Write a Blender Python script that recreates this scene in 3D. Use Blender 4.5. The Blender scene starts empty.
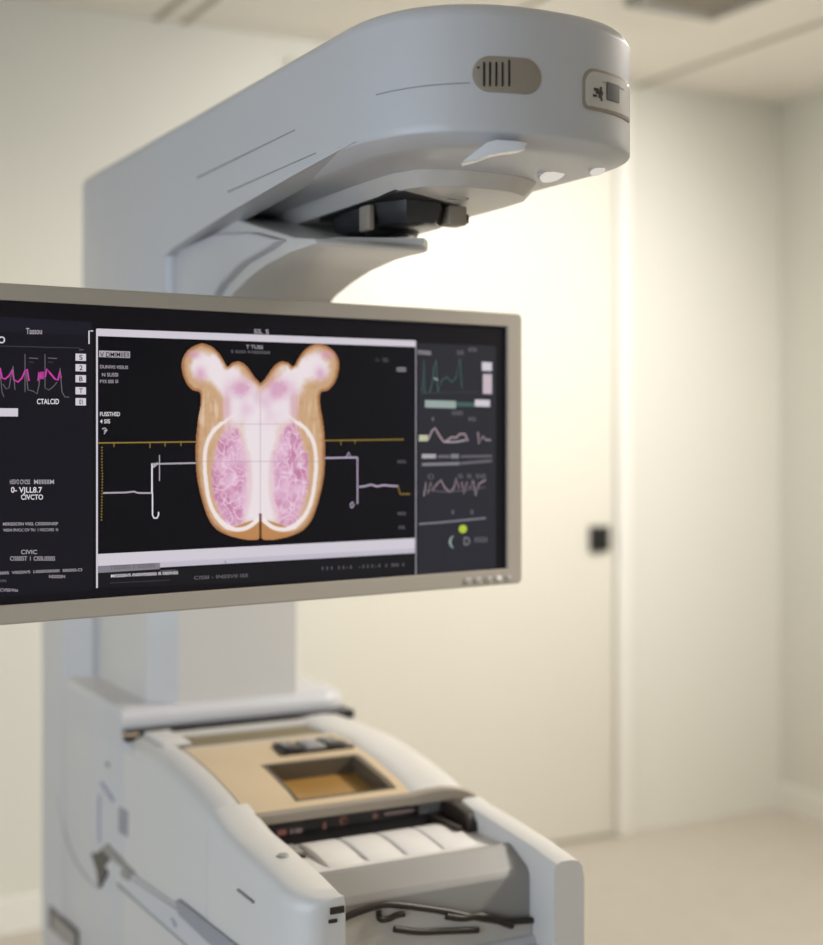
import bpy, bmesh, math, random
from mathutils import Vector, Matrix, noise
random.seed(7)
PI = math.pi
scene = bpy.context.scene
COL = scene.collection

# ------------------------------------------------------------------ place frame
F, CX, CY = 1440.0, 411.5, 428.0            # focal length in pixels, principal point
H = 1.35                                     # camera height
UX, UY, WX, WY = .467, -.884, .884, .467     # machine axes: u runs along the arm, w across it
X0, Y0 = -.612, 2.7                          # machine origin on the floor
MROT = math.atan2(UY, UX)

def onw(px, py, w=0.0):
    k = (px - CX) / F
    u = (k*(Y0 + WY*w) - X0 - WX*w) / (UX - k*UY)
    Y = Y0 + UY*u + WY*w
    return u, -(py - CY)*Y/F
def onu(px, py, u):
    k = (px - CX) / F
    w = (k*(Y0 + UY*u) - X0 - UX*u) / (WX - k*WY)
    Y = Y0 + UY*u + WY*w
    return w, -(py - CY)*Y/F
def mon(px, py):
    k = (px - CX) / F
    t = (k*1.6877 + .4836) / (.815 - k*.58)     # the screen lies 4.5 mm behind the bezel face
    Y = 1.6877 + .58*t
    return t, -(py - CY)*Y/F

# ------------------------------------------------------------------ materials
def lin(c):
    c = c/255.0
    return c/12.92 if c <= .04045 else ((c + .055)/1.055)**2.4
def rgb(r, g, b): return (lin(r), lin(g), lin(b), 1)
def mat(name, c, rough=.5, spec=.4, metal=0.0, var=.03, scale=9.0, bump=0.0, bscale=200.0, coat=0.0):
    m = bpy.data.materials.new(name); m.use_nodes = True
    nt = m.node_tree; b = nt.nodes['Principled BSDF']
    b.inputs['Roughness'].default_value = rough
    b.inputs['Specular IOR Level'].default_value = spec
    b.inputs['Metallic'].default_value = metal
    b.inputs['Coat Weight'].default_value = coat
    tc = nt.nodes.new('ShaderNodeTexCoord')
    nz = nt.nodes.new('ShaderNodeTexNoise'); nz.inputs['Scale'].default_value = scale
    nz.inputs['Detail'].default_value = 4
    nt.links.new(tc.outputs['Object'], nz.inputs['Vector'])
    mx = nt.nodes.new('ShaderNodeMixRGB')
    col = rgb(*c)
    mx.inputs[1].default_value = tuple(v*(1-var) for v in col[:3]) + (1,)
    mx.inputs[2].default_value = tuple(min(1, v*(1+var)) for v in col[:3]) + (1,)
    nt.links.new(nz.outputs['Fac'], mx.inputs[0])
    nt.links.new(mx.outputs[0], b.inputs['Base Color'])
    if bump:
        n2 = nt.nodes.new('ShaderNodeTexNoise'); n2.inputs['Scale'].default_value = bscale
        nt.links.new(tc.outputs['Object'], n2.inputs['Vector'])
        bp = nt.nodes.new('ShaderNodeBump'); bp.inputs['Strength'].default_value = bump
        bp.inputs['Distance'].default_value = .002
        nt.links.new(n2.outputs['Fac'], bp.inputs['Height']); nt.links.new(bp.outputs['Normal'], b.inputs['Normal'])
    return m
SCR = 1.0
def glow(name, c, k=1.0):
    m = bpy.data.materials.new(name); m.use_nodes = True
    b = m.node_tree.nodes['Principled BSDF']
    b.inputs['Base Color'].default_value = (.004, .004, .005, 1)
    b.inputs['Roughness'].default_value = .35
    b.inputs['Specular IOR Level'].default_value = .15
    b.inputs['Emission Color'].default_value = rgb(*c)
    b.inputs['Emission Strength'].default_value = SCR*k
    return m

WALL = mat('cream_wall_paint', (230, 228, 218), .75, .25, var=.015, scale=1.5, bump=.12, bscale=160)
CEIL = mat('ceiling_tile', (240, 235, 226), .85, .15, var=.03, scale=60, bump=.25, bscale=120)
CEILBAR = mat('ceiling_bar_metal', (176, 168, 152), .6, .3)
FLOOR = mat('beige_vinyl_floor', (200, 192, 180), .5, .4, var=.08, scale=12)
DOORM = mat('white_door_laminate', (233, 229, 216), .45, .4, var=.01, scale=2)
JAMB = mat('white_jamb_paint', (244, 242, 234), .4, .4, var=.01)
SHELL = mat('white_machine_plastic', (196, 196, 198), .38, .4, var=.012, scale=5, coat=.08)
SHELLW = mat('warm_white_plastic', (206, 203, 198), .36, .4, var=.015, scale=6, coat=.1)
PAD = mat('light_grey_plastic', (196, 191, 184), .33, .4, var=.02, coat=.1)
GREY = mat('mid_grey_plastic', (150, 147, 142), .45, .4)
TAUPE = mat('taupe_plastic', (150, 140, 126), .5, .35)
SEAM = mat('seam_shadow_gap', (140, 137, 134), .8, .1)
DARK = mat('black_plastic', (26, 25, 27), .35, .5)
LENS = mat('lens_housing_black', (40, 41, 46), .28, .5, coat=.2)
GLASS = mat('dark_lens_glass', (16, 17, 22), .06, .6, coat=.5)
BROWN = mat('dark_brown_plastic', (46, 37, 31), .4, .4)
BEIGE = mat('golden_beige_plate', (206, 184, 150), .42, .4, var=.09, scale=11)
TRAY = mat('amber_tray_floor', (168, 128, 66), .35, .4, var=.35, scale=7)
OLIVE = mat('olive_recess', (124, 112, 82), .5, .3, var=.08)
RIM = mat('tray_rim_grey', (96, 84, 68), .4, .4)
PAPER = mat('white_roller_plastic', (222, 218, 213), .35, .4)
BEZEL = mat('monitor_bezel_silver', (186, 177, 164), .42, .4, metal=.0, var=.02)
BACK = mat('monitor_back_grey', (92, 90, 88), .5, .4)
LABELG = mat('grey_label', (150, 151, 156), .5, .3)
BLUEP = mat('blue_print', (160, 163, 184), .6, .2)
REDLED = glow('red_indicator', (170, 112, 100), .35)
WHITELED = glow('white_indicator', (150, 130, 125), .4)
DISCGLOW = glow('glowing_highlight', (236, 230, 220), .8)  # glow standing in for the highlight on the round discs
GRIPGLINT = mat('grip_highlight', (226, 230, 236), .25, .5, coat=.4)  # bluish highlight on the grip put into its plastic colour
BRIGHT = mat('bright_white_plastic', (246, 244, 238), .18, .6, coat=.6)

# ------------------------------------------------------------------ mesh helpers
class MB:
    def __init__(self): self.v = []; self.f = []; self.m = []; self.mats = []
    def mi(self, m):
        if m not in self.mats: self.mats.append(m)
        return self.mats.index(m)
    def add(self, vs, fs, m):
        b = len(self.v); self.v += [tuple(p) for p in vs]; k = self.mi(m)
        for f in fs: self.f.append([i + b for i in f]); self.m.append(k)
    def box(self, a, b, m, bev=0.0, seg=3, rot=None):
        bm = bmesh.new(); bmesh.ops.create_cube(bm, size=1)
        for v in bm.verts: v.co = Vector([(a[i]+b[i])/2 + v.co[i]*(b[i]-a[i]) for i in range(3)])
        if bev: bmesh.ops.bevel(bm, geom=bm.edges[:], offset=bev, segments=seg, profile=.5, affect='EDGES')
        if rot: bmesh.ops.transform(bm, matrix=rot, verts=bm.verts)
        self.bm(bm, m)
    def bm(self, bm, m):
        bm.verts.index_update()
        self.add([v.co[:] for v in bm.verts], [[v.index for v in f.verts] for f in bm.faces], m); bm.free()
    def prism(self, poly, a, b, m, axis='w', bev=0.0, seg=3):
        """extrude a 2-D outline: axis w -> outline in (u,z); axis z -> outline in (u,w); axis u -> outline in (w,z)"""
        P = {'w': lambda p, d: (p[0], d, p[1]), 'z': lambda p, d: (p[0], p[1], d), 'u': lambda p, d: (d, p[0], p[1])}[axis]
        bm = bmesh.new()
        va = [bm.verts.new(P(p, a)) for p in poly]; vb = [bm.verts.new(P(p, b)) for p in poly]
        n = len(poly)
        bm.faces.new(va); bm.faces.new(vb[::-1])
        for i in range(n): bm.faces.new([va[i], vb[i], vb[(i+1) % n], va[(i+1) % n]])
        bmesh.ops.recalc_face_normals(bm, faces=bm.faces)
        if bev: bmesh.ops.bevel(bm, geom=bm.edges[:], offset=bev, segments=seg, profile=.5, affect='EDGES', clamp_overlap=True)
        self.bm(bm, m)
    def loft(self, rings, m, caps=True):
        n = len(rings[0]); vs = [p for r in rings for p in r]; fs = []
        for j in range(len(rings)-1):
            for i in range(n):
                k = (i+1) % n
                fs.append([j*n+i, j*n+k, (j+1)*n+k, (j+1)*n+i])
        if caps:
            fs.append(list(range(n))[::-1]); fs.append([(len(rings)-1)*n+i for i in range(n)])
        self.add(vs, fs, m)
    def cyl(self, p, axis, r, depth, m, r2=None, seg=32, bev=0.0):
        z = Vector(axis).normalized(); M = z.to_track_quat('Z', 'Y').to_matrix().to_4x4(); M.translation = Vector(p)
        r2 = r if r2 is None else r2
        prof = [(r, 0), (r2, depth)] if not bev else [(r, 0), (r2, depth-bev), (r2-bev*.3, depth-bev*.3), (r2-bev, depth)]
        rings = [[M @ Vector((q*math.cos(2*PI*i/seg), q*math.sin(2*PI*i/seg), d)) for i in range(seg)] for q, d in prof]
        self.loft(rings, m)
    def tube(self, pts, r, m, seg=10):
        rings = []; P = [Vector(p) for p in pts]
        for i, p in enumerate(P):
            d = (P[min(i+1, len(P)-1)] - P[max(i-1, 0)]).normalized()
            M = d.to_track_quat('Z', 'Y').to_matrix()
            rings.append([p + M @ Vector((r*math.cos(2*PI*k/seg), r*math.sin(2*PI*k/seg), 0)) for k in range(seg)])
        self.loft(rings, m)
    def build(self, name, parent=None, smooth=35, offset=None):
        me = bpy.data.meshes.new(name); me.from_pydata(self.v, [], self.f)
        for m in self.mats: me.materials.append(m)
        for p, k in zip(me.polygons, self.m): p.material_index = k
        bm = bmesh.new(); bm.from_mesh(me)
        bmesh.ops.recalc_face_normals(bm, faces=bm.faces)
        bm.to_mesh(me); bm.free()
        if smooth:
            for p in me.polygons: p.use_smooth = True
            me.set_sharp_from_angle(angle=math.radians(smooth))
        me.update()
        o = bpy.data.objects.new(name, me); COL.objects.link(o)
        if parent: o.parent = parent
        return o
def empty(name, loc, rz, label, cat, group=None):
    o = bpy.data.objects.new(name, None); COL.objects.link(o); o.empty_display_size = .1
    o.location = loc; o.rotation_euler = (0, 0, rz); o['label'] = label; o['category'] = cat
    if group: o['group'] = group
    return o
def struct(o): o['kind'] = 'structure'; return o

# ------------------------------------------------------------------ the room (machine axes, shared rotation)
UB, WR, WL, UF, ZC = -1.243, 2.83, -2.6, 4.4, 2.5
def room(o): o.location = (X0, Y0, 0); o.rotation_euler = (0, 0, MROT); return struct(o)
b = MB(); b.box((UB-.1, WL-.1, -.1), (UF+.1, WR+.1, 0), FLOOR); room(b.build('floor', smooth=0))
b = MB()
b.box((UB-.1, WL-.1, ZC), (UF+.1, WR+.1, ZC+.1), CEIL)
for wv, wd in ((-1.9, .02), (-1.1, .02), (-.25, .02), (.536, .018), (.616, .018), (1.39, .012), (2.21, .02)):
    b.box((UB, wv-wd/2, ZC-.004), (UF, wv+wd/2, ZC+.01), CEILBAR)
for uv in (.2, .8, 1.4, 2.0, 2.6, 3.2, 3.8):
    b.box((uv-.01, WL, ZC-.004), (uv+.01, WR, ZC+.01), CEILBAR)
room(b.build('ceiling', smooth=0))
b = MB(); b.box((UB-.1, WL-.1, 0), (UB, WR+.1, ZC), WALL); room(b.build('wall_back', smooth=0))
b = MB(); b.box((UB, WR, 0), (UF, WR+.1, ZC), WALL); room(b.build('wall_right', smooth=0))
b = MB(); b.box((UF, WL-.1, 0), (UF+.1, WR+.1, ZC), WALL); room(b.build('wall_front', smooth=0))
b = MB()
wu0, wu1, wz0, wz1 = .6, 3.4, .5, 2.2
b.box((UB, WL-.1, 0), (wu0, WL, ZC), WALL); b.box((wu1, WL-.1, 0), (UF, WL, ZC), WALL)
b.box((wu0, WL-.1, 0), (wu1, WL, wz0), WALL); b.box((wu0, WL-.1, wz1), (wu1, WL, ZC), WALL)
room(b.build('wall_left', smooth=0))
b = MB()
for a, c in ((wu0, wu0+.05), (wu1-.05, wu1), ((wu0+wu1)/2-.03, (wu0+wu1)/2+.03)):
    b.box((a, WL-.08, wz0), (c, WL-.02, wz1), JAMB)
for a, c in ((wz0, wz0+.05), (wz1-.05, wz1)): b.box((wu0, WL-.08, a), (wu1, WL-.02, c), JAMB)
room(b.build('added_window', smooth=0))  # unseen window, added to bring cool light from the left
for nm, lo, hi in (('baseboard_back', (UB, WL, 0), (UB+.012, 1.0, .09)), ('baseboard_right', (UB, WR-.012, 0), (UF, WR, .09))):
    b = MB(); b.box(lo, hi, JAMB); room(b.build(nm, smooth=0))
# door with its bright jamb strip and black lock plate
b = MB(); b.box((UB, .935, .01), (UB+.015, 2.10, 2.44), DOORM, .003); door = room(b.build('door_1'))
b = MB(); b.box((UB+.015, 1.998, H-.405), (UB+.033, 2.072, H-.322), DARK, .004)
b.cyl((UB+.033, 2.035, H-.36), (1, 0, 0), .012, .012, DARK)
lk = b.build('door_latch', door); lk['label'] = 'black square latch plate'
b = MB(); b.box((UB, 2.103, 0), (UB+.035, 2.160, 2.47), JAMB, .006); room(b.build('trim_1'))
# grey vent on the ceiling
cv = empty('ceiling_vent', (X0 + UX*(-.16) + WX*1.74, Y0 + UY*(-.16) + WY*1.74, ZC), MROT, 'dark grey slatted air vent in the ceiling at the top edge of the photo', 'vent')
b = MB()
for lo, hi in (((-.32, -.15, -.02), (-.29, .15, 0)), ((.29, -.15, -.02), (.32, .15, 0)), ((-.29, -.15, -.02), (.29, -.12, 0)), ((-.29, .12, -.02), (.29, .15, 0))):
    b.box(lo, hi, GREY, .003)
b.build('frame', cv)
b = MB()
for i in range(14): b.box((-.28 + i*.04, -.12, -.016), (-.258 + i*.04, .12, -.006), TAUPE)
b.box((-.29, -.12, -.004), (.29, .12, -.001), DARK)
b.build('grille', cv)

# ------------------------------------------------------------------ imaging machine
root = empty('imaging_machine', (X0, Y0, 0), MROT, 'large white medical imaging machine with overhead arm, column and sloping control desk', 'medical machine')
def ring2(pts, d):
    """inset a closed (u,w) outline by d"""
    n = len(pts); out = []
    for i in range(n):
        a, c, e = Vector(pts[i-1]), Vector(pts[i]), Vector(pts[(i+1) % n])
        t = (e - a); nrm = Vector((-t.y, t.x))
        if nrm.length: nrm.normalize()
        out.append(c + nrm*d)
    return out
A, CW, U0, BB, NN, UR = .183, .183, 1.12, .193, 2.4, -.036
def arm_outline():
    """counter-clockwise in (u,w): near side to nose to far side to back"""
    pts = []
    r = .022
    for i in range(7):
        a = PI + (PI/2)*i/6; pts.append((UR + r + r*math.cos(a), r + r*math.sin(a)))
    for i in range(1, 24): pts.append((UR + r + (U0 - UR - r)*i/24, 0))
    K = 72
    for i in range(K+1):
        a = -PI/2 + PI*i/K
        c, s = math.cos(a), math.sin(a)
        pts.append((U0 + BB*abs(c)**(2/NN), CW + A*math.copysign(abs(s)**(2/NN), s)))
    for i in range(1, 24): pts.append((U0 - (U0 - UR - r)*i/24, 2*A))
    for i in range(7):
        a = PI/2 + (PI/2)*i/6; pts.append((UR + r + r*math.cos(a), 2*A - r + r*math.sin(a)))
    return pts
OUT = arm_outline()
def lev(d, z): return [(p[0], p[1], H + z) for p in ring2(OUT, d)]
# --- column shell + arm shell: one continuous moulding
b = MB()
b.loft([lev(.04, .4765), lev(.024, .476), lev(.012, .4735), lev(.004, .467), lev(0, .458), lev(0, .4565), lev(0, .42), lev(0, .38), lev(0, .340), lev(0, .3305),
        lev(.0008, .3290), lev(.0025, .3280), lev(.030, .3200), lev(.034, .3192), lev(.05, .3185)], SHELL)
def rrect(u0, u1, w0, w1, r, k=6):
    out = []
    for cx, cy, a0 in ((u0+r, w0+r, PI), (u1-r, w0+r, 1.5*PI), (u1-r, w1-r, 0), (u0+r, w1-r, .5*PI)):
        for i in range(k+1):
            a = a0 + .5*PI*i/k; out.append((cx + r*math.cos(a), cy + r*math.sin(a)))
    return out
def zr(o, z): return [(p[0], p[1], H + z) for p in o]
AW = 2*A
b.loft([zr(rrect(UR, .48, -.0006, .262, .022), .337), zr(rrect(UR, .48, -.0006, .262, .022), -.10), zr(rrect(.01, .44, .02, .255, .018), -.16),
        zr(rrect(.02, .24, .06, .25, .018), -.2)], SHELL)
# the side panel deepens towards the column
b.prism([(.452, H+.335), (1.05, H+.335), (1.17, H+.3309), (1.00, H+.321), (.72, H+.3005), (.52, H+.281), (.49, H+.275), (.452, H+.27)], -.0003, .04, SHELL)
b.build('arm_shell', root)
arm = [o for o in root.children if o.name.startswith('arm_shell')][0]
# seams on the near side
b = MB()
for p, q in (((197, 178), (295, 130)), ((228, 192), (316, 153))):
    (ua, za), (ub_, zb) = onw(*p), onw(*q)
    dz = .0011
    b.prism([(ua, H+za-dz), (ub_, H+zb-dz*.5), (ub_, H+zb+dz*.5), (ua, H+za+dz)], -.0006, .001, SEAM)
b.build('panel_seam', arm)

# arc-length helper: things that hug the nose of the head
SEG = []; acc = 0.0
for i in range(len(OUT)):
    p, q = Vector(OUT[i]), Vector(OUT[(i+1) % len(OUT)])
    SEG.append((acc, p, q)); acc += (q-p).length
def hug(s, z, d):
    for a, p, q in reversed(SEG):
        if s >= a:
            n0 = len(OUT); i = [x[0] for x in SEG].index(a)
            L = (q-p).length; t = (s-a)/L if L else 0
            def nr(j):
                e = Vector(OUT[(j+1) % n0]) - Vector(OUT[j-1]); e.normalize(); return Vector((e.y, -e.x))
            n = nr(i).lerp(nr((i+1) % n0), t).normalized()
            c = p.lerp(q, t) + n*d
            return (c.x, c.y, H + z)
TAB = []
for i in range(6000):
    s_ = acc*i/6000; c_ = hug(s_, 0, 0); n_ = hug(s_, 0, .01)
    if c_[0] < .7: continue
    X_ = X0 + UX*c_[0] + WX*c_[1]; Y_ = Y0 + UY*c_[0] + WY*c_[1]
    nX = UX*(n_[0]-c_[0]) + WX*(n_[1]-c_[1]); nY = UY*(n_[0]-c_[0]) + WY*(n_[1]-c_[1])
    if nX*X_ + nY*Y_ < 0: TAB.append((s_, X_/Y_, Y_))
def find_s(px, py):
    """where the sight line through a photo pixel meets the head's vertical face"""
    k = (px - CX)/F; q = min(TAB, key=lambda r: abs(r[1]-k))
    return q[0], -(py-CY)*q[2]/F, q[2]
def hug_patch(b, outline, d0, d1, m, inner=1.0):
    """outline: list of (s,z); makes a raised pad hugging the nose, densely fanned"""
    cx = sum(p[0] for p in outline)/len(outline); cz = sum(p[1] for p in outline)/len(outline)
    sc = lambda f: [(cx+(p[0]-cx)*f, cz+(p[1]-cz)*f) for p in outline]
    rings = [[hug(s, z, d0) for s, z in outline], [hug(s, z, d1*.7) for s, z in outline], [hug(s, z, d1) for s, z in sc(.96)]]
    for f in (.8, .6, .4, .2, .02): rings.append([hug(s, z, d1) for s, z in sc(f)])
    b.loft(rings, m)
def stadium(s0, s1, z0, z1, k=10, r=None):
    r = min((z1-z0)/2, (s1-s0)/2) if r is None else r
    out = []; rs = r if isinstance(r, tuple) else (r,)*4
    for (cx, sx, cz, sz, a0), r in zip(((s1, -1, z1, -1, 0), (s0, 1, z1, -1, .5*PI), (s0, 1, z0, 1, PI), (s1, -1, z0, 1, 1.5*PI)), rs):
        cx += sx*r; cz += sz*r
        for i in range(k+1):
            a = a0 + .5*PI*i/k; out.append((cx + r*math.cos(a), cz + r*math.sin(a)))
    # extra points along straights
    res = []
    for i, p in enumerate(out):
        q = out[(i+1) % len(out)]; res.append(p)
        n = int(math.hypot(q[0]-p[0], q[1]-p[1])/.006)
        for j in range(1, n+1): res.append((p[0]+(q[0]-p[0])*j/(n+1), p[1]+(q[1]-p[1])*j/(n+1)))
    return res
sa, za, _ = find_s(472, 75); sb, zb, _ = find_s(540, 75); _, zt, _ = find_s(505, 57); _, zbm, _ = find_s(505, 93)
b = MB(); hug_patch(b, stadium(sa, sb, zbm, zt), -.002, .0016, TAUPE); vent = b.build('vent', arm)
b = MB()
for i in range(5):
    x = 483.5 + i*6.2
    s, _, _ = find_s(x, 75); _, z1, _ = find_s(x, 62 - (2 if i == 4 else 0)); _, z0, _ = find_s(x, 87)
    hug_patch(b, stadium(s-.0012, s+.0012, z0, z1, 3), 0, .0022, DARK)
s, z, _ = find_s(478, 68); hug_patch(b, stadium(s-.0015, s+.0015, z-.0015, z+.0015, 3), 0, .0022, DARK)
b.build('vent_slots', vent)
s0, zz, _ = find_s(582, 94); s1, _, _ = find_s(628.5, 94); _, z1, _ = find_s(606, 72); _, z0, _ = find_s(606, 113)
def badge(g, dz=0):
    return stadium(s0+g, s1-g, z0+g, z1-g, 8, (.009-g*.6, .018-g*.6, .008-g*.6, .005-g*.6))
b = MB(); hug_patch(b, badge(0), -.002, .0016, TAUPE); bd = b.build('badge_panel', arm)
b = MB(); hug_patch(b, badge(.0035), 0, .0024, PAD); b.build('badge_face', bd)
b = MB()
sA, zA, _ = find_s(604.5, 100); sB, zB, _ = find_s(617, 86)
hug_patch(b, stadium(sA, sB, zA, zB, 3, .001), 0, .0034, DARK); b.build('display_window', bd)
b = MB()
for x, y, w, h in ((592, 90, 5, 2), (594, 93, 7, 2), (591, 96, 4, 1.5), (598, 91, 2, 7), (597, 96, 3, 5), (599, 100, 1.5, 3)):
    sA, zA, _ = find_s(x, y+h/2); sB, zB, _ = find_s(x+w, y-h/2)
    hug_patch(b, stadium(sA, sB, zA, zB, 2, .0003), 0, .0030, BROWN)
sA, zA, _ = find_s(601, 83); sB, zB, _ = find_s(622, 82)
hug_patch(b, stadium(sA, sB, zA, zA+.0015, 2, .0003), 0, .0030, GREY)
b.build('badge_print', bd)
sA, zA, _ = find_s(376, 95); sB, zB, _ = find_s(470, 83)
b = MB(); n = 24
rg = []
for i in range(n+1):
    s = sA + (sB-sA)*i/n; z = zA + (zB-zA)*i/n
    rg.append([hug(s, z-.0006, -.001), hug(s, z-.0006, .0003), hug(s, z+.0006, .0003), hug(s, z+.0006, -.001)])
b.loft(rg, SEAM); b.build('panel_seam', arm)

# --- underside pad of the head, with bevelled rim
pad = [(.58, .108), (1.06, .098), (1.11, .118), (1.135, .17), (1.13, .25), (1.10, .295), (1.05, .325), (.58, .335)]
def zp(pl, g, z):
    return [(p[0], p[1], H+z) for p in ring2(pl, g)]
def dens(pl, rounds=2):
    for _ in range(rounds):
        q = []
        for i, p in enumerate(pl):
            e = pl[(i+1) % len(pl)]
            q += [(p[0]*.85+e[0]*.15, p[1]*.85+e[1]*.15), (p[0]*.15+e[0]*.85, p[1]*.15+e[1]*.85)]
        pl = q
    return pl
pd = dens(pad)
b = MB(); b.loft([zp(pd, 0, .325), zp(pd, 0, .3175), zp(pd, .016, .3005), zp(pd, .019, .300)], PAD); b.build('underside_pad', root)
# --- lens block: dark well in the pad with an octagonal housing hanging from it
lb = [(.77, .135), (.80, .122), (1.05, .114), (1.06, .122), (1.02, .19), (.985, .245), (.80, .25), (.77, .235)]
b = MB(); b.loft([zp(lb, 0, .302), zp(lb, 0, .2985), zp(lb, .003, .2978)], DARK)
lb2 = [(.80, .142), (.86, .130), (.97, .128), (1.012, .15), (1.005, .205), (.965, .238), (.86, .242), (.80, .222)]
b.loft([zp(lb2, 0, .299), zp(lb2, .002, .284), zp(lb2, .010, .2715), zp(lb2, .014, .270)], LENS)
lens = b.build('lens_housing', root)
b = MB(); b.cyl((.90, .185, H+.272), (0, 0, -1), .040, .008, DARK, .036); b.cyl((.90, .185, H+.265), (0, 0, -1), .032, .003, GLASS, .027)
b.build('lens', lens)
b = MB(); b.cyl((.925, .131, H+.285), (.1, -1, -.1), .003, .003, BRIGHT, .002, 16); b.build('highlight_dot', lens)  # bright dot painted in for a highlight on the housing
b = MB(); b.box((.968, .222, H+.272), (.998, .25, H+.298), TAUPE, .003); b.box((.972, .246, H+.276), (.992, .256, H+.288), BROWN, .001); b.build('lens_clip', lens)
b = MB(); b.box((.935, .118, H+.262), (.965, .128, H+.296), TAUPE, .003); b.build('lens_clip', lens)
b = MB()
cb = [(.62, .075), (.90, .068), (.94, .085), (.985, .19), (.96, .21), (.62, .205)]
b.loft([zp(cb, 0, .253), zp(cb, 0, .241), zp(cb, .006, .237)], SHELLW)
cl = b.build('collimator_plate', root)
b = MB(); b.box((.86, .085, H+.2345), (.92, .105, H+.2385), DARK, .001); b.build('collimator_slit', cl)
# --- arched bracket between column and head
arc = [(.47, .325), (.62, .325), (.78, .285), (.92, .252), (.985, .243), (.99, .236), (.96, .2345), (.90, .233), (.82, .225), (.756, .213), (.693, .196), (.655, .172), (.625, .13), (.605, .07), (.60, -.12), (.47, -.12)]
b = MB(); b.prism([(u, H+z) for u, z in arc], .03, .195, SHELLW, bev=.004); b.build('arch_bracket', root)
b = MB(); b.prism([(u, H+z) for u, z in ((.478, .270), (.50, .282), (.66, .287), (.80, .272), (.90, .250), (.86, .243), (.76, .232), (.68, .21), (.60, .17), (.56, .10), (.478, .09))], .014, .05, SHELL, bev=.005)
b.build('bracket_cheek', root)
# --- grip tab and discs with painted-in highlights along the lower edge of the head
def lower(px, py, z):
    Y = z*F/(CY-py); X = (px-CX)*Y/F; a, c = X-X0, Y-Y0
    return UX*a + UY*c, WX*a + WY*c
b = MB()
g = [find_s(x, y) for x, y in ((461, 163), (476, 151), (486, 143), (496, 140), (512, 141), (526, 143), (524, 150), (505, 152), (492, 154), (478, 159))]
hug_patch(b, [(q[0], q[1]) for q in g], -.02, .0022, GRIPGLINT); b.build('grip_highlight_tab', arm)
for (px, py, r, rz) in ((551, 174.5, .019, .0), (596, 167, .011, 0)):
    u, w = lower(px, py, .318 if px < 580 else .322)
    b = MB(); b.cyl((u-.003, w, H+.330), (.35, .1, -1), r, .0135, PAD, r*.96, 28, .002); b.cyl((u+.0018, w+.001, H+.3175), (.35, .1, -1), r*.86, .003, DISCGLOW, r*.8, 28)
    b.build('highlight_disc', arm)  # emissive disc face imitates a highlight, no lamp there
b = MB(); u, w = lower(463, 199, .29); b.cyl((u, w, H+.2905), (0, 0, -1), .008, .0012, GREY, seg=20); b.box((u-.012, w-.02, H+.289), (u-.006, w+.004, H+.2905), GREY); b.build('pad_fastener', root)

# --- column under the head, plinth and rear cabinet
b = MB()
colm = [(-.18, .06), (.185, .06), (.22, .108), (.22, .335), (.212, .343), (-.18, .343)]
b.loft([zr(colm, .0), zr(colm, -.495)], SHELLW); b.build('column', root)
b = MB()
rc = [(-.336, 0), (-.165, 0), (-.115, .045), (-.115, .40), (-.336, .40)]
b.loft([zr(rc, 0), zr(rc, -1.349)], SHELL); b.build('rear_cabinet', root)
b = MB()
def pln(d):
    """rounded at the far end, flush with the desk side at the near end"""
    o = []
    for cx, cy, a0, r in ((-.15+d*.2, .0+d*.35, PI, 0), (.236-d, .0+d*.35, 1.5*PI, 0), (.236-d, .437-d, 0, .05-d), (-.15+d*.2, .437-d, .5*PI, .05-d)):
        sx, sy = (1 if a0 in (PI, .5*PI) else -1), (1 if cy < .2 else -1)
        for i in range(9):
            t = a0 + .5*PI*i/8; o.append((cx + sx*r + r*math.cos(t), cy + sy*r + r*math.sin(t)))
    return [(x + i*1e-6, y) for i, (x, y) in enumerate(o)]
b.loft([zr(pln(.03), -.489), zr(pln(.014), -.491), zr(pln(.005), -.497), zr(pln(0), -.506), zr(pln(0), -.523), zr(pln(.001), -.525), zr(pln(.001), -.56)], SHELL)
b.build('plinth', root)
b = MB(); b.box((.205, .003, H-.537), (.262, .434, H-.522), DARK, .001); b.build('hinge_gap', root)
b = MB(); b.box((.244, -.001, H-.537), (.266, .022, H-.525), BEIGE, .002); b.cyl((.262, -.003, H-.532), (0, 1, 0), .006, .03, BROWN)
b.build('hinge', root)

# --- sloping desk
top = [(.262, -.528), (.45, -.527), (.56, -.537), (.65, -.552), (.705, -.567), (.75, -.577), (.82, -.582), (.93, -.592), (1.0, -.602)]
def T(u):
    for (a, za), (c, zc) in zip(top, top[1:]):
        if u <= c: return za + (zc-za)*max(0, (u-a))/(c-a)
    return top[-1][1]
def strip(b, us, prof, m):
    """loft of a (w, dz) cross-section that follows the desk slope"""
    b.loft([[(u, w, H + T(u) + dz) for w, dz in prof] for u in us], m)
LIN = lambda a, c, n: [a + (c-a)*i/n for i in range(n+1)]
# lower body below the deck
b = MB()
b.prism([(-.165, H-.53), (.23, H-.53), (.70, H-.66), (.86, H-.69), (.95, H-.72), (1.0, H-.80), (1.0, .02), (-.165, .02)], .0012, .434, SHELL, bev=.003)
b.build('base_body', root)
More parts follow.
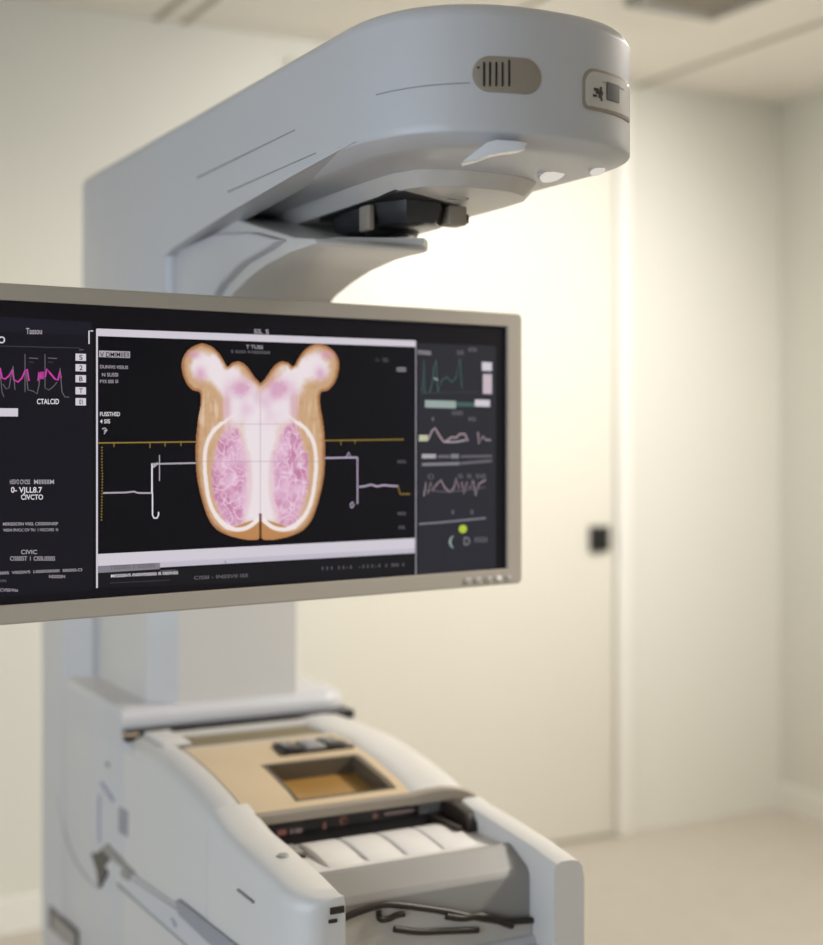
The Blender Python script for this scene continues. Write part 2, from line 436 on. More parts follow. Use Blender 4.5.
# near-side shell: rounded shoulder
b = MB()
shp = [(0, -.60), (0, -.034), (.003, -.022), (.009, -.012), (.018, -.005), (.030, -.001), (.046, 0), (.052, -.002), (.055, -.008), (.055, -.60)]
strip(b, LIN(.252, .668, 18), shp, SHELLW); sh = b.build('side_shell', root)
b = MB()
shf = [(-.001, -.60), (-.001, -.022), (.001, -.013), (.005, -.006), (.012, -.001), (.022, .001), (.060, .002), (.066, -.001), (.068, -.008), (.068, -.60)]
sec = []
for u in LIN(.672, .93, 9) + [.945, .958, .97, .98, .989, .995, .999, 1.0]:
    r_ = .065; t_ = max(0, u - (1.0 - r_)); off = (r_ - math.sqrt(max(0, r_*r_ - t_*t_)))*.72
    sec.append([(u, w + off*(1 - max(0, w)/.07) if w < .065 else w, H + T(u) + dz) for w, dz in shf])
b.loft(sec, SHELLW)
fs = b.build('front_shell', root)
b = MB(); b.box((.975, .046, H-.621), (1.002, .066, H-.612), BROWN, .001); b.box((.975, .044, H-.632), (1.002, .056, H-.627), BROWN, .001); b.build('latch_slot', fs)
b = MB(); b.cyl((.855, .042, H+T(.855)+.001), (0, 0, 1), .009, .003, GREY, .007, 20); b.build('screw_cap', fs)
b = MB(); ua, z_ = onw(243, 894); b.box((.80, -.004, H-.640), (.86, -.001, H-.637), SEAM); b.build('panel_seam', fs)
# far-side shell, rolls over to the right
b = MB()
shr = [(.318, -.20), (.318, -.004), (.322, -.0005), (.345, .003), (.372, .004), (.396, .001), (.412, -.005), (.424, -.014), (.432, -.025), (.437, -.042), (.438, -.06), (.438, -.30)]
strip(b, LIN(.255, .700, 18), shr, SHELLW); b.build('side_shell', root)
b = MB()
strip(b, LIN(.700, .712, 2), [(.05, -.012), (.05, .001), (.318, .001), (.345, .004), (.372, .005), (.396, .002), (.414, -.003), (.432, -.012), (.432, -.016), (.40, -.012)], TAUPE); b.build('deck_lip', root)
b = MB()
shr2 = [(.388, -.3), (.388, -.012), (.392, -.004), (.40, -.001), (.418, -.001), (.428, -.004), (.435, -.012), (.438, -.03), (.438, -.3)]
strip(b, LIN(.735, 1.0, 12), shr2, SHELLW); b.build('front_shell', root)
b = MB(); b.prism([(.70, H-.625), (.70, H-.583), (.735, H-.578), (.775, H-.585), (.79, H-.60), (.79, H-.625)], .372, .392, BROWN, bev=.004); b.build('slot_cheek', root)
# deck: rear rim, recess, golden plate with tray
b = MB()
strip(b, LIN(.255, .305, 4), [(.05, -.08), (.05, -.001), (.39, -.001), (.39, -.08)], SHELLW); b.build('deck_rim', root)
b = MB(); b.box((.262, .03, H-.532), (.375, .078, H-.523), SHELLW, .004); b.build('rim_tab', root)
b = MB(); strip(b, LIN(.303, .425, 4), [(.05, -.08), (.05, -.005), (.325, -.005), (.325, -.08)], OLIVE); b.build('deck_recess', root)
pu0, pu1, pw0, pw1 = .412, .700, .052, .322
tu0, tu1, tw0, tw1 = .545, .680, .14, .30
b = MB()
def deckq(u0, u1, w0, w1, d0, d1, m):
    strip(b, LIN(u0, u1, 8), [(w0, d0), (w0, d1), (w1, d1), (w1, d0)], m)
deckq(pu0, tu0, pw0, pw1, -.02, .0, BEIGE); deckq(tu0, tu1, pw0, tw0, -.02, 0, BEIGE); deckq(tu0, tu1, tw1, pw1, -.02, 0, BEIGE); deckq(tu1, pu1, pw0, pw1, -.02, 0, BEIGE)
plate = b.build('golden_plate', root)
b = MB(); deckq(pu0-.004, pu0+.001, pw0, pw1, -.02, .0015, SHELLW); b.build('plate_lip', plate)
b = MB(); deckq(tu0-.002, tu1+.002, tw0-.002, tw1+.002, -.034, -.027, TRAY); tray = b.build('recessed_tray', plate)
b = MB()
for q in ((tu0-.004, tu0+.003, tw0-.004, tw1+.004), (tu1-.002, tu1+.002, tw0-.004, tw1+.004), (tu0, tu1, tw0-.004, tw0+.002), (tu0, tu1, tw1-.004, tw1+.006)):
    deckq(*q, -.034, .0008, RIM)
b.build('tray_rim', tray)
b = MB()
zt_ = H + T(.475)
b.box((.44, .185, zt_-.004), (.51, .315, zt_+.0015), BROWN, .001)
for w in (.195, .272): b.box((.446, w, zt_), (.504, w+.03, zt_+.006), DARK, .002); b.box((.46, w+.006, zt_+.005), (.482, w+.018, zt_+.008), GREY, .001)
b.box((.452, .232, zt_), (.506, .266, zt_+.007), GREY, .002); b.box((.466, .238, zt_+.006), (.496, .262, zt_+.0085), LABELG, .001)
b.build('plate_clamp', plate)
# dark slot under the plate, with printed readouts
b = MB()
b.box((.655, .055, H-.625), (.70, .40, H-.578), DARK, .001)
b.prism([(.698, H-.625), (.73, H-.625), (.73, H-.612), (.698, H-.600)], .06, .385, DARK)
slot = b.build('control_slot', root)
b = MB()
def led(w0, w1, z0, z1, m): b.box((.70, w0, H+z0), (.7025, w1, H+z1), m)
for w0, w1, z0, z1, m in ((.098, .112, -.604, -.594, REDLED), (.118, .123, -.602, -.595, WHITELED), (.126, .137, -.602, -.595, WHITELED), (.172, .176, -.606, -.592, REDLED), (.07, .074, -.601, -.596, WHITELED), (.080, .084, -.601, -.596, WHITELED), (.255, .262, -.596, -.589, REDLED), (.275, .325, -.594, -.590, WHITELED)):
    led(w0, w1, z0, z1, m)
b.box((.699, .066, H-.607), (.7012, .335, H-.586), DARK)
b.build('readout_strip', slot)
b = MB(); b.cyl((.70, .205, H-.593), (1, 0, 0), .006, .004, REDLED, seg=20); b.cyl((.703, .205, H-.593), (1, 0, 0), .0042, .003, DARK, seg=20); b.build('dial', slot)
# white shelf with rollers
b = MB()
b.prism([(.70, H-.665), (.70, H-.612), (.735, H-.611), (.80, H-.612), (.87, H-.613), (.885, H-.62), (.885, H-.665)], .067, .388, SHELLW); b.build('roller_shelf', root)
for i, w in enumerate((.115, .178, .24, .30)):
    b = MB(); M = Matrix.Translation((0, 0, 0))
    b.prism([(.735, -.0), (.746, .0055), (.770, .0075), (.80, .0055), (.835, .001), (.85, -.004), (.735, -.004)], w, w+.056, PAPER, bev=.003)
    b.v = [(x, y, z + H - .610) for x, y, z in b.v]
    b.build('roller', root)
b = MB(); b.box((.735, .071, H-.612), (.775, .108, H-.606), GREY, .002); b.box((.785, .074, H-.612), (.79, .105, H-.608), BROWN, .001); b.build('guide_clip', root)
b = MB(); b.box((.715, .345, H-.609), (.80, .356, H-.597), BROWN, .003, rot=None); b.build('side_guide', root)
# grey sloping front panel
b = MB()
b.prism([(.868, H-.612), (.880, H-.605), (.888, H-.607), (.930, H-.626), (.937, H-.636), (.937, H-.72), (.868, H-.72)], .07, .388, GREY, bev=.002); b.build('front_panel', root)
b = MB()
# lower panel: its top edge dips away to the far side
wz = [(.071, -.657), (.10, -.648), (.13, -.643), (.155, -.642), (.19, -.650), (.24, -.664), (.29, -.680), (.34, -.694), (.387, -.700)]
b.prism([(w, H+z) for w, z in wz] + [(.387, H-.80), (.071, H-.80)], .92, .944, PAD, axis='u', bev=.002)
b.build('lower_panel', root)
b = MB()
b.prism([(.93, H-.76), (.945, H-.728), (.975, H-.730), (.995, H-.742), (1.0, H-.76), (1.0, H-.88), (.93, H-.88)], .07, .388, PAD, bev=.006); trf = b.build('lower_tray', root)
def smooth3(P):
    Q = []
    for i in range(len(P)-1):
        a, c, d, e = P[max(i-1, 0)], P[i], P[i+1], P[min(i+2, len(P)-1)]
        for j in range(8):
            t = j/8; Q.append(.5*((2*c) + (d-a)*t + (2*a-5*c+4*d-e)*t*t + (3*c-a-3*d+e)*t**3))
    return Q + [P[-1]]
for pts, r in (([(.945, w, H+z+.001) for w, z in wz], .0046),):
    b = MB(); b.tube(smooth3([Vector(p) for p in pts]), r, BROWN); b.build('cable', root)
for px, r in (([(379, 911), (380, 919), (388, 919), (397, 915), (404, 914)], .0042), ([(394, 929), (420, 932), (450, 931), (478, 930)], .0045), ([(446, 916), (462, 918), (480, 916), (496, 920), (512, 926)], .005)):
    P3 = []
    for q in px:
        w, z = onu(*q, .947); P3.append(Vector((.947, w, H+z)))
    b = MB(); b.tube(smooth3(P3), r, BROWN); b.build('cable', root)

# --- near side details (traced onto the w = 0 face)
def side_poly(b, pts, d0, d1, m): b.prism([(lambda q: (q[0], H+q[1]))(onw(*p)) for p in pts], d0, d1, m)
b = MB(); side_poly(b, [(92, 853), (100, 852), (108, 844), (110, 858), (107, 875), (100, 888), (98, 870)], -.003, .006, DARK)
side_poly(b, [(103, 847), (108, 845), (135, 872), (134, 879), (128, 878)], -.004, .006, GREY); b.build('side_opening', root)
b = MB(); side_poly(b, [(108, 866), (113, 859), (236, 945), (260, 970), (230, 985), (116, 878)], -.005, .004, SHELL)
rail = b.build('side_rail', root)
b = MB(); side_poly(b, [(135, 878), (136, 880), (245, 953), (245, 951)], -.0055, .004, SEAM); side_poly(b, [(120, 885), (120, 883), (215, 966), (215, 968)], -.0055, .004, SEAM)
b.build('rail_seam', rail)
b = MB(); side_poly(b, [(126, 868), (134, 874), (133, 880), (127, 878), (124, 873)], -.007, .0, GREY); b.build('rail_catch', rail)
b = MB(); side_poly(b, [(174, 917), (177, 919), (180, 925), (178, 927), (177, 922)], -.0065, -.004, LABELG); b.build('rail_mark', rail)
b = MB(); side_poly(b, [(179, 900), (181, 899), (240, 945), (262, 968), (240, 968), (182, 914)], -.0062, .004, LABELG); b.build('side_label', root)
def cab(b, pts, d0, d1, m): side_poly(b, pts, d0, d1, m)
b = MB(); cab(b, [(50, 905), (78, 931), (78, 952), (50, 927)], -.002, .004, DARK); vw = b.build('side_vent', root)
b = MB(); cab(b, [(54, 913), (77, 934), (77, 950), (54, 928)], -.003, .003, GREY); b.build('vent_panel', vw)
b = MB(); q = [(57, 796), (59, 812), (63, 828), (68, 846), (76, 864), (86, 878), (97, 888)]
side_poly(b, q + [(x+.6, y-.7) for x, y in q[::-1]], -.0004, .005, mat('faint_seam', (172, 172, 172), .7)); b.build('panel_seam', root)
b = MB(); side_poly(b, [(100, 783), (102, 782), (114, 800), (112, 802)], -.001, .003, BLUEP); side_poly(b, [(98.5, 795), (99.5, 795), (99.5, 842), (98.5, 842)], -.001, .003, BLUEP); b.build('blue_mark', root)
b = MB(); side_poly(b, [(119, 807), (128, 811), (128, 837), (119, 832)], -.001, .003, LABELG); b.build('small_label', root)
b = MB(); side_poly(b, [(106, 762), (109, 764), (109, 767), (106, 765)], -.001, .003, SEAM); b.build('side_screw', root)

# ------------------------------------------------------------------ monitor (plane t, z)
MX, MY = -.481, 1.684
MD = Vector((.815, .58)).normalized(); k_ = math.hypot(.815, .58)
mroot = empty('monitor', (MX, MY, H), math.atan2(.58, .815), 'wide silver framed monitor showing a body scan, mounted in front of the machine', 'monitor')
TL, TR, ZB, ZT = -.092, .793, -.231, .170
IL, IR, IB, IT = -.068, .766, -.208, .150
def inn(p0, p1, y0, y1, m, b, bev=.002): b.box((p0[0], y0, p0[1]), (p1[0], y1, p1[1]), m, bev)
b = MB()
def frame_ring(l, r, bt, tp, y, rad=.006):
    return [(p[0], y, p[1]) for p in rrect(l, r, bt, tp, rad, 4)]
b.loft([frame_ring(IL, IR, IB, IT, .006, .001), frame_ring(IL, IR, IB, IT, .001, .001), frame_ring(IL-.001, IR+.001, IB-.001, IT+.001, 0, .001),
        frame_ring(TL+.002, TR-.002, ZB+.002, ZT-.002, 0, .006), frame_ring(TL, TR, ZB, ZT, .002, .008), frame_ring(TL, TR, ZB, ZT, .026, .008)], BEZEL, caps=False)
b.build('bezel', mroot)
b = MB(); b.loft([frame_ring(TL+.001, TR-.001, ZB+.001, ZT-.001, .0255, .008), frame_ring(TL+.02, TR-.02, ZB+.02, ZT-.02, .034, .02), frame_ring(TL+.1, TR-.1, ZB+.06, ZT-.06, .046, .03)], BACK); b.build('back_shell', mroot)
# mount reaching back to the machine's column
back = mroot.matrix_basis
b = MB(); b.box((.30, .044, -.09), (.42, .056, .03), BACK, .004); b.build('mount_plate', mroot)
def m2mon(u, w, z):
    X = X0 + UX*u + WX*w; Y = Y0 + UY*u + WY*w
    d = Vector((X-MX, Y-MY)); return (d.x*MD.x + d.y*MD.y, -d.x*MD.y + d.y*MD.x, z)
b = MB(); b.tube([(.36, .052, -.03), m2mon(.622, .12, -.03)], .022, BACK, 20); b.build('mount_arm', mroot)
for i, px in enumerate((466, 476, 487, 497, 507)):
    t, z = mon(px, 580 - i*.7); b = MB(); b.box((t-.005, -.0025, z-.0035), (t+.004, .002, z+.0035), PAD if i != 3 else BRIGHT, .001); b.build('button', mroot)

class Pic:
    """flat screen graphics in the (t,z) plane; each layer lies a hair in front of the last"""
    def __init__(self): self.b = MB(); self.L = 0
    def y(self): return .0045 - self.L*.00004
    def poly(self, pts, m, px=True):
        P = [mon(*p) if px else p for p in pts]
        self.b.add([(t, self.y(), z) for t, z in P], [list(range(len(P)))], m)
    def rect(self, x0, y0, x1, y1, m, lean=None):
        (t0, z0), (t1, z1) = mon(x0, y0), mon(x1, y1); self.poly([(t0, z0), (t1, z0), (t1, z1), (t0, z1)], m, False)
    def bar(self, a, c, h, m):                     # a, c: photo points of the top edge's ends
        (t0, z0), (t1, z1) = mon(*a), mon(*c); hh = h*1.8/F; self.poly([(t0, z0), (t1, z1), (t1, z1-hh), (t0, z0-hh)], m, False)
    def line(self, pts, w, m):
        P = [Vector(mon(*p)) for p in pts]; hw = w*.00062; n = len(P); L, R = [], []
        for i, p in enumerate(P):
            d = (P[min(i+1, n-1)] - P[max(i-1, 0)]).normalized(); q = Vector((-d.y, d.x))*hw
            L.append(p+q); R.append(p-q)
        vs = [(p.x, self.y(), p.y) for p in L+R]
        self.b.add(vs, [[i, i+1, n+i+1, n+i] for i in range(n-1)], m)
    def text(self, s, x0, y0, x1, h, m, y1=None):
        y1 = y0 if y1 is None else y1
        cu = bpy.data.curves.new('t', 'FONT'); cu.body = s; cu.offset = .014; o = bpy.data.objects.new('t', cu); COL.objects.link(o)
        dg = bpy.context.evaluated_depsgraph_get(); me = bpy.data.meshes.new_from_object(o.evaluated_get(dg))
        xs = [v.co.x for v in me.vertices]; ys = [v.co.y for v in me.vertices]
        (t0, z0), (t1, z1) = mon(x0, y0), mon(x1, y1); hh = h*(1.684+.58*t0)/F
        mx0, mx1, cap = min(xs), max(xs), .70
        vs = []
        for v in me.vertices:
            f = (v.co.x-mx0)/(mx1-mx0); vs.append((t0+(t1-t0)*f, self.y(), z0+(z1-z0)*f + v.co.y/cap*hh))
        self.b.add(vs, [list(p.vertices) for p in me.polygons], m)
        bpy.data.objects.remove(o); bpy.data.curves.remove(cu); bpy.data.meshes.remove(me)
    def up(self): self.L += 1
    def build(self, name, parent):
        return self.b.build(name, parent, smooth=0)
G = {}
def gm(name, c, k=1.0):
    if name not in G: G[name] = glow(name, c, k)
    return G[name]
BLK = gm('screen_black', (15, 13, 18)); NAVY = gm('screen_navy', (27, 26, 36)); INK = gm('scan_black', (9, 8, 14)); SLATE = gm('screen_slate', (40, 41, 48))
SLATE2 = gm('screen_slate_light', (60, 66, 68)); BARW = gm('bar_white', (206, 200, 210)); TXT = gm('text_white', (224, 220, 226)); TX2 = gm('text_grey', (170, 164, 172))
DIM = gm('text_dim', (104, 100, 108)); DIM2 = gm('text_faint', (62, 60, 68)); MAG = gm('trace_magenta', (196, 56, 160)); YEL = gm('trace_yellow', (140, 116, 52)); LIM = gm('dot_lime', (176, 196, 62))
TEAL = gm('trace_teal', (66, 96, 92)); PINKT = gm('trace_pink', (158, 138, 144)); LILAC = gm('trace_lilac', (182, 166, 192)); BLUE2 = gm('bar_bluegrey', (128, 124, 134)); MINT = gm('bar_mint', (150, 164, 160))

b = MB(); b.box((IL+.0005, .005, IB+.0005), (IR-.0005, .012, IT-.0005), BLK); screen = b.build('screen', mroot, smooth=0)
# ---- left patient panel
p = Pic(); p.up()
(tl, zl) = mon(93, 310); (tb, zb2) = mon(94, 592)
p.poly([(IL+.006, .122), (mon(93, 315)[0], .122), (mon(93, 590)[0], -.198), (IL+.006, -.198)], gm('screen_panel', (21, 20, 28)), False); p.up()
p.poly([(IL+.006, .132), (mon(92, 315)[0], .129), (mon(92, 315)[0], .113), (IL+.006, .113)], NAVY, False); p.up()
p.text('Tassou', 26, 334, 42, 6, TX2); p.text('O', -2, 343, 5, 6.5, TXT)
p.line([(-30, 344), (0, 346), (80, 348)], .8, DIM2)
p.line([(89, 344), (89, 331), (93, 331)], 1.2, TXT); p.line([(89, 335), (89, 338)], 1.8, TX2)
p.line([(-40, 380), (-30, 385), (-24, 376), (-14, 384), (-8, 368), (-4, 383), (0, 378)], 1.6, MAG)
p.line([(0, 368), (2, 378), (5, 379), (9, 376), (12, 369), (14, 380), (18, 382), (22, 378), (25, 371), (27, 369), (29, 381)], 1.6, MAG)
p.line([(38, 381), (39, 372)], 1.4, MAG); p.line([(41, 379), (41, 372), (43, 372), (43, 379)], 1.6, MAG)
p.line([(45, 377), (47, 369), (50, 373), (55, 379), (58, 380), (60, 371), (61, 378)], 1.8, MAG)
p.line([(0, 372), (2, 392), (4, 397)], .8, DIM); p.line([(3, 384), (6, 389), (9, 388), (12, 370), (13, 366), (15, 390)], .8, DIM)
p.line([(25, 354), (25, 392)], .8, DIM); p.line([(26, 372), (28, 390), (33, 391), (37, 394), (39, 385), (40, 374)], .9, DIM)
p.line([(45, 354), (45, 388), (49, 390), (54, 386), (57, 382)], .8, DIM); p.line([(60, 368), (62, 392), (65, 397), (69, 397)], .9, DIM)
for x in (29, 48): p.line([(x, 358), (x+9, 358.5)], .9, DIM); p.line([(x, 362), (x+5, 362.4)], .9, DIM2)
p.text('CTALCID', 37, 404, 59, 5.2, TXT); p.rect(-20, 408, 18, 416.5, BARW)
for i, (y, ch) in enumerate(((353.5, 'S'), (364, '2'), (375, 'B'), (387, 'T'), (398, '01'))):
    p.rect(75.5, y, 86, y+7.5, BARW)
p.up()
for y, ch in ((353.5, 'S'), (364, '2'), (375, 'B'), (387, 'T'), (398, '01')): p.text(ch, 79.2, y+6.2, 82.6, 4.8, BLK)
p.text('>', 79, 351, 84, 2.5, DIM)
p.text('HSSVO CIVOSS', 10, 484, 30, 4.5, TX2); p.text('MIIIIIIIM', 34, 484, 54, 4.5, TX2)
p.text('0- VJLL8.7', 11, 492.5, 42, 5.5, TXT); p.text('CIVCTO', 21, 499.5, 43, 5, TXT)
p.text('MSRISSIOSN VIIISL CISSISSSINSSP', 3, 525.5, 58, 3, TX2, 525); p.text('VISSIN SIVICIC CIV TIU  1 IVICCIVISS  N', 3, 531.5, 58, 2.8, TX2, 531)
p.text('CIVIC', 21, 554, 37, 4.2, TX2); p.text('CISSISST  I  CISSUSSISS', 10, 560.5, 55, 4.2, TX2)
p.text('VIISVISSIIS  VSISSIVS  LISSISSSISIISI  SISSISS.CI', -14, 575, 82, 2.8, TX2, 571); p.text('NSSISSSN', 49, 578, 65, 3, TX2); p.text('IINN', -2, 582, 6, 2.5, DIM); p.text('CVSS/Vss', 0, 591.5, 18, 3, TX2)
p.build('patient_panel', screen)
# ---- centre view
p = Pic(); p.up()
p.poly([(97, 330), (416, 341), (416, 577), (97, 588)], INK); p.up()
p.line([(97, 329), (97, 588)], 1.9, BARW); p.line([(416, 341), (416, 576)], 1.6, gm('bar_lilac', (150, 146, 156)))
p.bar((97, 328.5), (415.5, 340.5), 7.3, BARW)
p.poly([(98, 554), (415, 538), (415, 549), (98, 566)], BARW); p.poly([(98, 566), (160, 562.5), (160, 569), (98, 573)], BLUE2)
p.poly([(160, 561.5), (415, 548), (415, 553), (160, 567.5)], gm('bar_lavender', (190, 184, 198)))
p.poly([(98, 573), (415, 554), (415, 577), (98, 588)], gm('screen_footer', (22, 21, 25))); p.up()
p.text('TISSSISS S ISSSSSS', 110, 569.5, 155, 4, gm('text_smoke', (96, 92, 98)), 567); p.line([(225, 561), (226, 564)], 1, BLUE2)
p.text('MISSISSIVS INIISVISSIIIISI IS SISSINSS', 111, 577.5, 178, 3, TXT, 574); p.line([(110, 583), (170, 580)], .7, DIM2); p.line([(160, 571), (176, 570)], .8, DIM)
p.text('CISSI - INSSVII ISS', 194, 579.5, 248, 3.4, DIM, 577); p.text('111 11-1  -111-1 1 SS 1', 322, 570, 404, 3.2, DIM, 566)
p.text('SS. S', 254, 333.5, 269, 4.5, TX2, 334); p.text('T TUSS', 246, 348.5, 263, 3.6, TX2, 349); p.text('S SSSS IVISSISSIII', 231, 352.8, 270, 2.8, DIM, 354)
p.rect(99, 350.5, 130, 358, TX2); p.up()
p.text('V', 100, 356.8, 104, 4.6, INK); p.text('DMIMIIEII', 106, 356.8, 129, 4.6, INK); p.text('DUNIVS VSSUS', 100, 368.3, 128, 3.3, TX2, 369); p.text('N SUSSI', 102, 376.5, 118, 3.6, TX2); p.text('FYS SSS SI', 100, 383, 118, 3.2, TX2)
p.text('FUSSTHSD', 100, 416, 120, 4, TXT); p.text('4 SIS', 100, 423.3, 110, 4, TXT); p.line([(102, 429), (105, 428), (107, 430), (104, 434)], 1.2, TX2); p.line([(104, 431), (107, 430)], 1.6, TX2)
# traces
p.line([(98, 443), (180, 442), (261, 441), (330, 440.5), (404, 439.5)], 1.4, YEL)
for x, y in ((114, 443), (150, 444), (165, 442.5), (181, 442), (341, 441), (355, 440)): p.line([(x, y-1), (x, y+4)], 1, YEL)
for i in range(26): y = 447 + i*2.9; x = 101.5 if i < 9 else 102.5 - .1*i*.6; p.line([(x, y), (x+.9, y+.9)], 1.5, YEL)
p.line([(103, 493), (126, 492.5), (134, 491.5), (138, 493), (152, 493)], 1.7, TX2); p.line([(152, 493), (152, 464.5)], 1.7, TXT); p.line([(151, 464), (196, 463)], 1.7, TX2)
p.line([(152.5, 493), (152.5, 515), (154, 518), (157, 518), (158.5, 515), (158.5, 512)], 1.5, TXT); p.line([(159.5, 455), (159.5, 481)], 1.1, TX2); p.line([(153, 467), (158, 463)], 2.5, TX2)
p.line([(325, 458), (357, 457.5)], 1.8, LILAC); p.line([(346, 457.5), (349, 452), (350.5, 457), (352, 458)], 1.3, LILAC)
p.line([(357.5, 457), (357.5, 504)], 1.6, LILAC); p.line([(350, 505), (352.5, 502), (354, 505), (352, 508), (350, 506)], 1.5, LILAC)
p.line([(359, 487), (366, 486), (371, 484.5), (377, 486.5), (384, 485), (392, 486), (398, 486)], 1.9, LILAC); p.line([(398, 486), (400, 494), (410, 494)], 1.6, YEL)
p.text('- S - .', 375, 361, 381, 3, DIM); p.text('OO', 383, 362, 388, 4, DIM); p.text('ISSS', 397, 371.5, 406, 4.2, TX2); p.text('ISS', 398, 463, 406, 2.8, DIM); p.text('ISS', 398, 515, 406, 3, DIM); p.text('IS', 399, 529, 405, 3.2, DIM)
view = p.build('scan_view', screen)
# ---- anatomical scan: a dense picture mesh with one colour per vertex
left = [(424, 172), (412, 160), (400, 142), (388, 128), (374, 121), (358, 124), (346, 132), (334, 112), (322, 96), (304, 83), (284, 79), (262, 88), (246, 104), (239, 124), (241, 148), (250, 172), (264, 188), (282, 195), (283, 225), (277, 260), (273, 300), (272, 340), (274, 385), (281, 425), (291, 462), (304, 495), (324, 518), (352, 531), (385, 539), (408, 541), (420, 538), (424, 533)]
def cat(P, n=5):
    o = []
    for i in range(len(P)-1):
        a, c, d, e = P[max(i-1, 0)], P[i], P[i+1], P[min(i+2, len(P)-1)]
        for j in range(n):
            t = j/n
            o.append(tuple(.5*(2*c[k] + (d[k]-a[k])*t + (2*a[k]-5*c[k]+4*d[k]-e[k])*t*t + (3*c[k]-a[k]-3*d[k]+e[k])*t**3) for k in (0, 1)))
    return o + [P[-1]]
half = cat(left)
def inside(x, y):
    if x > 424: x = 848 - x
    c = False; n = len(half); P = half
    for i in range(n):
        (xa, ya), (xb, yb) = P[i], P[(i+1) % n]
        if (ya > y) != (yb > y) and x < (xb-xa)*(y-ya)/(yb-ya) + xa: c = not c
    return c
def edge(x, y):
    if x > 424: x = 848 - x
    best = 1e9
    for i in range(len(half)-1):
        (xa, ya), (xb, yb) = half[i], half[i+1]; dx, dy = xb-xa, yb-ya; L = dx*dx+dy*dy or 1
        t = max(0, min(1, ((x-xa)*dx+(y-ya)*dy)/L)); best = min(best, math.hypot(x-xa-dx*t, y-ya-dy*t))
    return best
def mixc(a, c, t):
    t = max(0, min(1, t)); return tuple(a[i]+(c[i]-a[i])*t for i in range(3))
def sst(a, c, x):
    t = max(0, min(1, (x-a)/(c-a))); return t*t*(3-2*t)
ribs = cat([(372, 240), (345, 258), (316, 282), (298, 315), (293, 360), (297, 410), (306, 455), (325, 490), (356, 514), (392, 512), (424, 488)], 6)
def dist(P, x, y):
    best = 1e9
    for i in range(len(P)-1):
        (xa, ya), (xb, yb) = P[i], P[i+1]; dx, dy = xb-xa, yb-ya; L = dx*dx+dy*dy or 1
        t = max(0, min(1, ((x-xa)*dx+(y-ya)*dy)/L)); best = min(best, math.hypot(x-xa-dx*t, y-ya-dy*t))
    return best
def ridge(x, y, z, w=.12):
    wx_ = 14*noise.noise(Vector((x*.03, y*.03, z+5))); wy_ = 14*noise.noise(Vector((x*.03, y*.03, z+9)))
    v = abs(noise.noise(Vector(((x+wx_)*.06, (y+wy_)*.045, z))))
    return 1 - sst(.01, w, v)
def blob(mx, y, cx, cy, rx, ry): return math.exp(-(((mx-cx)/rx)**2 + ((y-cy)/ry)**2))
